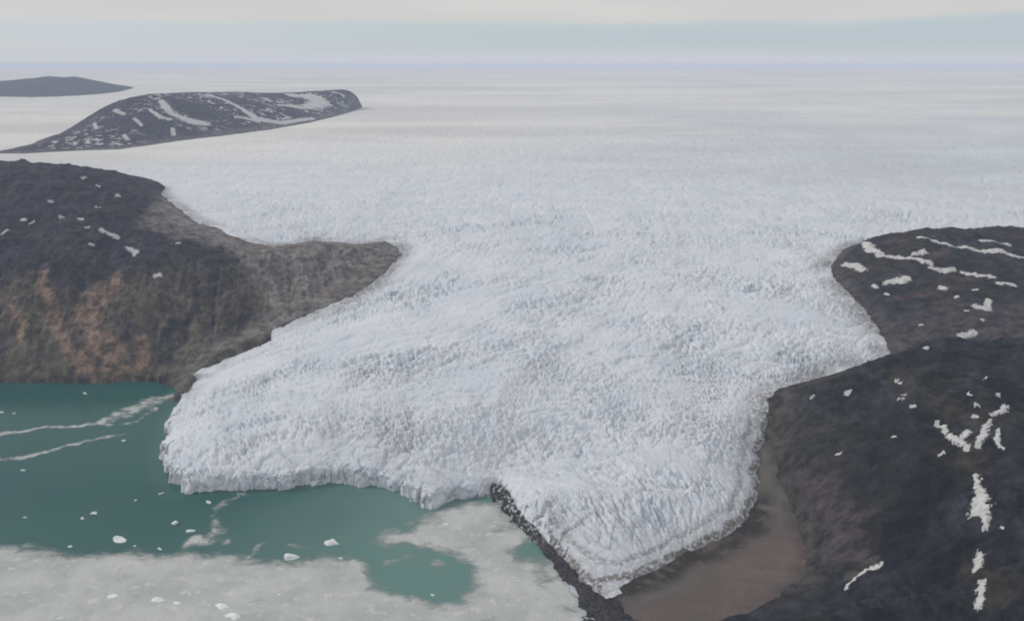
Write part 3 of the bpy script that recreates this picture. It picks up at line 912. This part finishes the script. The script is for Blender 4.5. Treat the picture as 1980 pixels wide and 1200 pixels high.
# ------------------------------------------------------------------ drifting ice
def floe_mesh(name, L, seed, flat):
    import bmesh
    bm = bmesh.new()
    bmesh.ops.create_icosphere(bm, subdivisions=3, radius=1.0)
    rr = np.random.default_rng(seed)
    off = rr.uniform(0, 100, 2)
    planes = []
    for _ in range(9):
        v = rr.normal(size=3); v[2] = abs(v[2]) * 0.5; v /= np.linalg.norm(v)
        planes.append((v, rr.uniform(0.55, 0.9)))
    dep = rr.uniform(0.38, 0.62)
    for v in bm.verts:
        c = np.array(v.co)
        for nrm, d in planes:
            e = c @ nrm - d
            if e > 0:
                c = c - nrm * e
        k = 1 + 0.28 * float(perlin(np.array([c[0] * 1.7 + off[0]]), np.array([c[1] * 1.7 + c[2] * 1.3 + off[1]]), seed)[0])
        c = c * k
        c[1] *= dep
        h = flat * (1 + 0.5 * c[0] * (1 if seed % 2 else -1))
        c[2] = c[2] * h if c[2] > 0 else c[2] * 0.3
        v.co = c * L * 0.5 / 0.82
    me = bpy.data.meshes.new(name)
    bm.to_mesh(me); bm.free()
    return me


FLOES = [  # px, py, width px, height ratio, label
    (232, 1043, 34, .26, 'long white ice floe near the brash edge, biggest on the dark green water'),
    (638, 1050, 28, .5, 'blocky white iceberg in the paler green water below the calving front'),
    (562, 1078, 32, .34, 'low white ice floe lodged on the rim of the brash ice, beside the blocky iceberg'),
    (338, 1011, 15, .5, 'small white floe in green water below the snout, left of the brash wisps'),
    (369, 1027, 17, .4, 'flat white floe at the left edge of the brash wisp under the snout'),
    (182, 992, 13, .45, 'right one of two close small floes in open green water left of the snout'),
    (160, 1002, 11, .45, 'left one of two close small floes in open green water left of the snout'),
    (136, 1056, 11, .4, 'small floe close to the brash edge, left of the biggest floe'),
    (308, 1061, 10, .4, 'small floe touching the brash edge, right of the biggest floe'),
    (260, 1055, 7, .4, 'tiny floe just below the biggest floe'),
    (165, 761, 9, .5, 'lone white floe in dark water close under the cliff of the brown headland'),
    (240, 852, 9, .5, 'lone floe at the tip of the lower slush streak'),
    (45, 909, 9, .45, 'dull small floe below the lower slush streak, far from the ice'),
    (312, 954, 9, .45, 'small floe close beside the left foot of the glacier snout'),
    (404, 971, 13, .4, 'pale floe just off the foot of the snout, at the head of the thin wisp'),
    (262, 967, 6, .4, 'faint tiny floe between the pair of floes and the snout'),
    (2, 797, 9, .5, 'white floe at the very left edge of the picture above the slush streaks'),
    (28, 799, 7, .5, 'tiny floe next to the one at the left edge of the picture'),
    (48, 1000, 8, .4, 'dull tiny floe far left in the open water, above the brash edge'),
    (862, 1014, 15, .4, 'white floe on the thin brash in the notch of the calving front'),
    (912, 1001, 11, .4, 'pale floe on the brash close under the moraine tip'),
    (836, 1150, 9, .4, 'speck of ice on the near rim of the dark pool in the brash'),
    (1003, 1123, 9, .4, 'lone white floe in the brash halfway along the moraine'),
    (660, 1079, 12, .35, 'small floe on the brash rim just below the blocky iceberg'),
    (432, 1172, 28, .22, 'flat pale floe frozen in the brash at the bottom, upper one of a touching pair'),
    (452, 1192, 32, .22, 'flat pale floe frozen in the brash at the bottom, lower one of a touching pair'),
    (305, 1160, 32, .18, 'broad flat floe frozen in the brash, left of the touching pair'),
    (217, 1153, 24, .18, 'pale rounded floe in the brash, leftmost of the frozen-in floes'),
    (342, 1166, 18, .18, 'small flat floe in the brash beside the broad frozen-in floe'),
    (116, 1196, 14, .25, 'small white floe in the brash at the bottom left corner'),
    (540, 1149, 9, .3, 'tiny floe in the brash between the touching pair and the dark pool'),
]
for i, (px, py, w, flat, lab) in enumerate(FLOES):
    p = P(px, py, 0)
    L = w * depth_of(p) / FPX
    me = floe_mesh('ice_floe', L, 300 + i, flat)
    berg = 'iceberg' in lab.split(' in ')[0] and 'beside' not in lab
    o = link('iceberg' if berg else 'ice_floe', me, M_FLOE, lab, 'iceberg' if berg else 'ice floe', None, 'ice floes drifting on the fjord')
    o.location = (p[0], p[1], 0.1 if py < 1100 else 0.3)
    o.rotation_euler = (0, 0, random.uniform(-0.6, 0.6))

# ------------------------------------------------------------------ snow patches lying on the rock
SNOW = [  # hill, near Y, far Y, group, ((strokes of px, py, halfwidth px), ...), label
    ('nunatak', 3000, 6000, [[(312, 196, 9), (322, 210, 14), (332, 220, 8), (350, 229, 9), (372, 236, 15), (398, 241, 10)], [(290, 214, 6), (310, 228, 8), (330, 232, 6)]], 'bent snow streak down the middle of the far ridge'),
    ('nunatak', 3000, 6000, [[(400, 184, 5), (440, 197, 7), (470, 213, 9), (498, 232, 14), (545, 239, 12), (605, 231, 9)], [(455, 226, 5), (500, 236, 7)]], 'long thin diagonal snow streak on the right half of the far ridge'),
    ('nunatak', 3000, 6000, [[(560, 184, 14), (600, 188, 32), (622, 200, 34), (590, 210, 16), (540, 204, 9)]], 'broad snow field near the right end of the far ridge'),
    ('nunatak', 3000, 6000, [[(240, 263, 6), (248, 272, 6)]], 'small snow patch at the foot of the far ridge, left one of two'),
    ('nunatak', 3000, 6000, [[(334, 250, 6), (336, 262, 7)]], 'small snow patch at the foot of the far ridge, right one of two'),
    ('nunatak', 3000, 6000, [[(222, 214, 6), (240, 222, 6)]], 'snow patch just under the left shoulder of the far ridge'),
    ('nunatak', 3000, 6000, [[(260, 231, 5), (274, 244, 5)]], 'short snow streak below the shoulder patch on the far ridge'),
    ('nunatak', 3000, 6000, [[(182, 240, 5), (188, 250, 5)]], 'leftmost snow patch on the steep end of the far ridge'),
    ('nunatak', 3000, 6000, [[(512, 192, 6), (524, 197, 6)]], 'small snow patch between the diagonal streak and the snow field'),
    ('nunatak', 3000, 6000, [[(385, 184, 4), (410, 190, 5)]], 'thin snow patch on the crest of the far ridge'),
    ('right_upper', 1100, 1900, [[(1672, 470, 8), (1680, 480, 13), (1700, 488, 8)]], 'large snow patch on the left shoulder of the snow-streaked knoll'),
    ('right_upper', 1100, 1900, [[(1698, 494, 7), (1745, 500, 6), (1798, 508, 8)]], 'long level snow streak running right from the knoll shoulder'),
    ('right_upper', 1100, 1900, [[(1776, 460, 5), (1830, 472, 7), (1880, 482, 7), (1950, 492, 6), (2010, 500, 5)]], 'longest snow streak, slanting under the top of the knoll'),
    ('right_upper', 1100, 1900, [[(1766, 491, 5), (1788, 488, 7)]], 'small snow patch between the two long streaks on the knoll'),
    ('right_upper', 1100, 1900, [[(1636, 511, 9), (1655, 515, 11), (1668, 522, 8)]], 'snow patch on the blunt left nose of the knoll'),
    ('right_upper', 1100, 1900, [[(1716, 546, 8), (1735, 545, 10), (1756, 538, 7)]], 'snow patch on reddish rock in the middle of the knoll'),
    ('right_upper', 1100, 1900, [[(1800, 518, 5), (1825, 526, 7), (1842, 522, 7)]], 'ragged snow patch right of the end of the level streak'),
    ('right_upper', 1100, 1900, [[(1862, 528, 6), (1890, 534, 8), (1922, 536, 5)]], 'bright snow bar on the right part of the knoll'),
    ('right_upper', 1100, 1900, [[(1885, 594, 6), (1908, 598, 8), (1912, 582, 7)]], 'ragged snow patch low on the right face of the knoll'),
    ('right_upper', 1100, 1900, [[(1690, 552, 5), (1694, 556, 5)]], 'round snow spot below the nose of the knoll'),
    ('right_upper', 1100, 1900, [[(1818, 557, 6), (1826, 559, 6)]], 'round snow spot in the middle of the knoll face'),
    ('right_upper', 1100, 1900, [[(1930, 549, 5), (1960, 552, 6)]], 'snow patch at the right picture edge below the bright bar'),
    ('right_upper', 1100, 1900, [[(1858, 650, 8), (1884, 645, 8)]], 'snow patch at the foot of the knoll just above the black hillside crest'),
    ('right_upper', 1100, 1900, [[(1896, 466, 4), (1950, 474, 6)]], 'snow patch at the top right of the knoll above the longest streak'),
    ('right_lower', 420, 1150, [[(1812, 819, 4), (1828, 836, 6)]], 'short slanting snow streak above the forked patch on the black hillside'),
    ('right_lower', 420, 1150, [[(1836, 842, 7), (1855, 854, 10), (1872, 836, 6)], [(1858, 856, 8), (1870, 866, 7)]], 'forked snow patch high on the black hillside'),
    ('right_lower', 420, 1150, [[(1914, 816, 5), (1900, 842, 9), (1888, 866, 4)]], 'tapered snow patch right of the forked one on the black hillside'),
    ('right_lower', 420, 1150, [[(1918, 804, 5), (1944, 790, 6)]], 'snow streak at the right picture edge above the tapered patch'),
    ('right_lower', 420, 1150, [[(1888, 922, 6), (1898, 955, 10), (1894, 990, 18), (1906, 1020, 7)]], 'tall snow patch on the black hillside, biggest there'),
    ('right_lower', 420, 1150, [[(1892, 1082, 9), (1890, 1098, 9)]], 'small snow patch in the gully below the tall patch'),
    ('right_lower', 420, 1150, [[(1898, 1132, 7), (1893, 1168, 7)]], 'snow streak in the gully near the bottom of the picture'),
    ('right_lower', 420, 1150, [[(1705, 1090, 4), (1680, 1100, 4), (1655, 1116, 3), (1635, 1138, 3)]], 'thin curved snow line low on the black hillside above the gravel'),
    ('right_lower', 420, 1150, [[(1930, 830, 4), (1928, 850, 5), (1940, 868, 3)]], 'narrow snow streak at the right picture edge beside the tapered patch'),
    ('left', 1300, 2400, [[(196, 445, 5), (212, 453, 6), (228, 461, 5)]], 'long snow streak on the dark upper slope of the brown headland'),
    ('left', 1300, 2400, [[(248, 480, 6), (264, 488, 6)]], 'snow patch below the long streak on the brown headland'),
    ('left', 1300, 2400, [[(300, 536, 5), (310, 533, 5)]], 'lone snow spot in the rock bowl low on the brown headland'),
    ('left', 1300, 2400, [[(6, 452, 5), (14, 444, 5)]], 'snow patch at the left picture edge on the brown headland'),
]
FLECKS = [('left', 1300, 2400, 'tiny snow fleck on the dark upper slope of the brown headland',
           [(162, 345), (190, 360), (228, 380), (98, 389), (190, 401), (46, 425), (62, 430), (170, 440), (178, 474), (156, 424), (345, 470), (120, 420)]),
          ('right_lower', 420, 1150, 'tiny snow fleck on the upper slope of the black hillside',
           [(1738, 740), (1748, 763), (1766, 786), (1571, 768), (1821, 880), (1905, 732), (1875, 763), (1889, 784), (1886, 804), (1936, 1021), (1640, 760), (1728, 846),
            (1622, 878), (1930, 764), (1742, 770), (1790, 672)]),
          ('right_upper', 1100, 1900, 'tiny snow fleck on the dark face of the snow-streaked knoll',
           [(1870, 600), (1886, 560), (1715, 570), (1900, 620), (1780, 630), (1850, 575)])]
GROUPS = {'nunatak': 'snow patches on the far ridge', 'right_upper': 'snow patches on the knoll', 'right_lower': 'snow patches on the black hillside',
          'left': 'snow patches on the brown headland'}


def snow_patch(hill, y0, y1, strokes, label, group, seed):
    world = []
    for ln in strokes:
        q = []
        for px, py, hw in ln:
            p = hit(hill, px, py, y0, y1)
            if p is None:
                continue
            q.append((p[0], p[1], (0.55 if hill == 'nunatak' else 0.72) * hw * depth_of(p) / FPX, p[2]))
        if len(q) > 1:
            world.append(q)
    if not world:
        print('snow patch missed', label); return
    al = np.array([p for q in world for p in q])
    hwm = al[:, 2].max()
    span = max(al[:, 0].max() - al[:, 0].min(), al[:, 1].max() - al[:, 1].min()) + 4 * hwm
    step = max(span / 190, hwm / 40)
    xs = np.arange(al[:, 0].min() - 2 * hwm, al[:, 0].max() + 2 * hwm, step)
    ys = np.arange(al[:, 1].min() - 2.6 * hwm, al[:, 1].max() + 2.6 * hwm, step)
    X, Y = np.meshgrid(xs, ys)
    ns = max(hwm, 3.0) * (0.5 if hill == 'nunatak' else 1.0)
    jx = X + 0.8 * ns * fbm(X / (1.6 * ns), Y / (1.6 * ns), 4, seed, 0.65)
    jy = Y + 1.2 * ns * fbm(X / (1.6 * ns), Y / (1.6 * ns), 4, seed + 9, 0.65)
    m = np.full(X.shape, -9.0)
    for q in world:
        for a, b in zip(q[:-1], q[1:]):
            d, t = seg_dist(jx, (jy - a[1]) * 0.62 + a[1], a, (b[0], (b[1] - a[1]) * 0.62 + a[1]))
            m = np.maximum(m, 1 - d / (1.25 * (a[2] + (b[2] - a[2]) * t)))
    m = m + 0.02 + 1.15 * fbm(X / (0.8 * ns), Y / (1.1 * ns), 6, seed + 3, 0.72)
    Zh, S = HILLS[hill](X.ravel(), Y.ravel())
    Zh = Zh.reshape(X.shape)
    o0 = (float(al[0, 0]), float(al[0, 1]), float(al[0, 3]))
    thick = min(1.6, 0.25 * hwm) * (1 if hill != 'nunatak' else 2.0)
    lift = 0.35 if hill != 'nunatak' else 1.2
    Z = Zh + lift * (0.5 + 0.5 * smooth(-0.12, 0.15, m)) + thick * smooth(0.05, 0.7, m)
    keep = m > -0.12
    if not keep.any():
        return
    me = grid_mesh('snow_patch', X, Y, Z, keep, {'depth': m}, o0)
    o = link('snow_patch', me, M_SNOW, label, 'snow patch', None, group)
    o.location = o0


for i, (h, y0, y1, st, lab) in enumerate(SNOW):
    snow_patch(h, y0, y1, st, lab, GROUPS[h], 500 + 7 * i)
for h, y0, y1, lab, pts in FLECKS:
    for j, (px, py) in enumerate(pts):
        w = random.uniform(2.6, 4.2)
        snow_patch(h, y0, y1, [[(px - w, py + random.uniform(-2, 2), w), (px + w, py + random.uniform(-2, 2), w * 0.8)]], lab, lab.replace('tiny snow fleck', 'tiny snow flecks'), 900 + 7 * j)

# ------------------------------------------------------------------ haze
me = bpy.data.meshes.new('haze')
b = (-60000, 60000, -3000, 60000, -45, 512)
vs = [(b[i], b[2 + j], b[4 + k]) for k in (0, 1) for j in (0, 1) for i in (0, 1)]
me.from_pydata(vs, [], [(0, 2, 3, 1), (4, 5, 7, 6), (0, 1, 5, 4), (2, 6, 7, 3), (0, 4, 6, 2), (1, 3, 7, 5)])
hm = bpy.data.materials.new('haze'); hm.use_nodes = True
t = hm.node_tree; t.nodes.clear()
vol = t.nodes.new('ShaderNodeVolumePrincipled')
vol.inputs['Color'].default_value = (0.72, 0.82, 1.0, 1)
vol.inputs['Density'].default_value = 5.6e-5
vol.inputs['Anisotropy'].default_value = 0.0
t.links.new(vol.outputs[0], t.nodes.new('ShaderNodeOutputMaterial').inputs['Volume'])
link('haze', me, hm, 'thin pale air haze lying over the ice and the fjord', 'haze', 'stuff')

# ------------------------------------------------------------------ sky and sun
SUN_EL, SUN_AZ = math.radians(34), math.radians(-68)     # azimuth from +Y towards +X: sun high on the left, a little ahead
world = bpy.data.worlds.new('World')
scene.world = world
world.use_nodes = True
t = world.node_tree; t.nodes.clear()
N = lambda k, **kw: (lambda nd: ([setattr(nd, a, v) for a, v in kw.items()], nd)[1])(t.nodes.new(k))
outw = N('ShaderNodeOutputWorld'); bg = N('ShaderNodeBackground')
bg.inputs['Strength'].default_value = 0.1
t.links.new(bg.outputs[0], outw.inputs['Surface'])
sky = N('ShaderNodeTexSky', sky_type='NISHITA')
sky.sun_disc = False; sky.sun_elevation = SUN_EL; sky.sun_rotation = SUN_AZ
sky.air_density = 1.0; sky.dust_density = 1.0; sky.altitude = 500
tc = N('ShaderNodeTexCoord')
sep = N('ShaderNodeSeparateXYZ'); t.links.new(tc.outputs['Generated'], sep.inputs[0])
mp = N('ShaderNodeMapping'); t.links.new(tc.outputs['Generated'], mp.inputs['Vector']); mp.inputs['Scale'].default_value = (2.0, 2.0, 14.0)
nz = N('ShaderNodeTexNoise'); t.links.new(mp.outputs[0], nz.inputs['Vector']); nz.inputs['Scale'].default_value = 1.6; nz.inputs['Detail'].default_value = 5


def M(op, a, b=0.0, c=0.0):
    nd = N('ShaderNodeMath', operation=op)
    for v, s in zip((a, b, c), nd.inputs):
        if hasattr(v, 'is_output'): t.links.new(v, s)
        else: s.default_value = v
    return nd.outputs[0]


def R(v, a, b, lo=0.0, hi=1.0):
    nd = N('ShaderNodeMapRange', interpolation_type='SMOOTHSTEP')
    t.links.new(v, nd.inputs[0])
    for i, q in enumerate((a, b, lo, hi)): nd.inputs[i + 1].default_value = q
    return nd.outputs[0]


def MX(f, a, b):
    nd = N('ShaderNodeMix', data_type='RGBA')
    for v, s in ((f, nd.inputs['Factor']), (a, nd.inputs[6]), (b, nd.inputs[7])):
        if hasattr(v, 'is_output'): t.links.new(v, s)
        else: s.default_value = v
    return nd.outputs[2]


el = M('ADD', sep.outputs[2], M('MULTIPLY', M('SUBTRACT', nz.outputs['Fac'], 0.5), 0.012))
# the underside of the cloud deck: its edge stands a little above the horizon and lifts towards +X
lid = M('MULTIPLY', R(sep.outputs[0], 0.30, 0.55), 0.006)
deck = R(M('SUBTRACT', el, lid), 0.037, 0.047)
thin = R(sep.outputs[0], -0.5, 0.0, 0.55, 0.0)               # veil over the clear strip on the left
clear = MX(0.80, sky.outputs[0], (4.95, 5.85, 6.55, 1))
low = R(el, 0.024, 0.004)
clear = MX(low, clear, (5.95, 6.08, 6.62, 1))
clear = MX(thin, clear, (5.9, 6.1, 6.4, 1))
cloud = MX(R(nz.outputs['Fac'], 0.35, 0.65), (6.1, 6.1, 6.05, 1), (6.5, 6.48, 6.38, 1))
cloud = MX(R(sep.outputs[2], 0.25, 0.8), cloud, (5.9, 5.9, 5.95, 1))
t.links.new(MX(deck, clear, cloud), bg.inputs['Color'])

sun_d = bpy.data.lights.new('sun', 'SUN')
sun = bpy.data.objects.new('sun', sun_d); COL.objects.link(sun)
sun_d.energy = 1.5; sun_d.angle = math.radians(11); sun_d.color = (1.0, 0.96, 0.90)
sd_ = np.array([math.sin(SUN_AZ) * math.cos(SUN_EL), math.cos(SUN_AZ) * math.cos(SUN_EL), math.sin(SUN_EL)])
from mathutils import Vector
sun.rotation_euler = Vector(sd_).to_track_quat('Z', 'Y').to_euler()
sun.location = (0, 0, 2000)

# ------------------------------------------------------------------ render settings
scene.view_settings.view_transform = 'Standard'
scene.view_settings.look = 'None'
scene.view_settings.exposure = 0.0
scene.view_settings.gamma = 1.0
scene.cycles.max_bounces = 6
scene.cycles.diffuse_bounces = 3
scene.cycles.volume_bounces = 1
scene.cycles.transparent_max_bounces = 8
scene.cycles.filter_width = 1.9
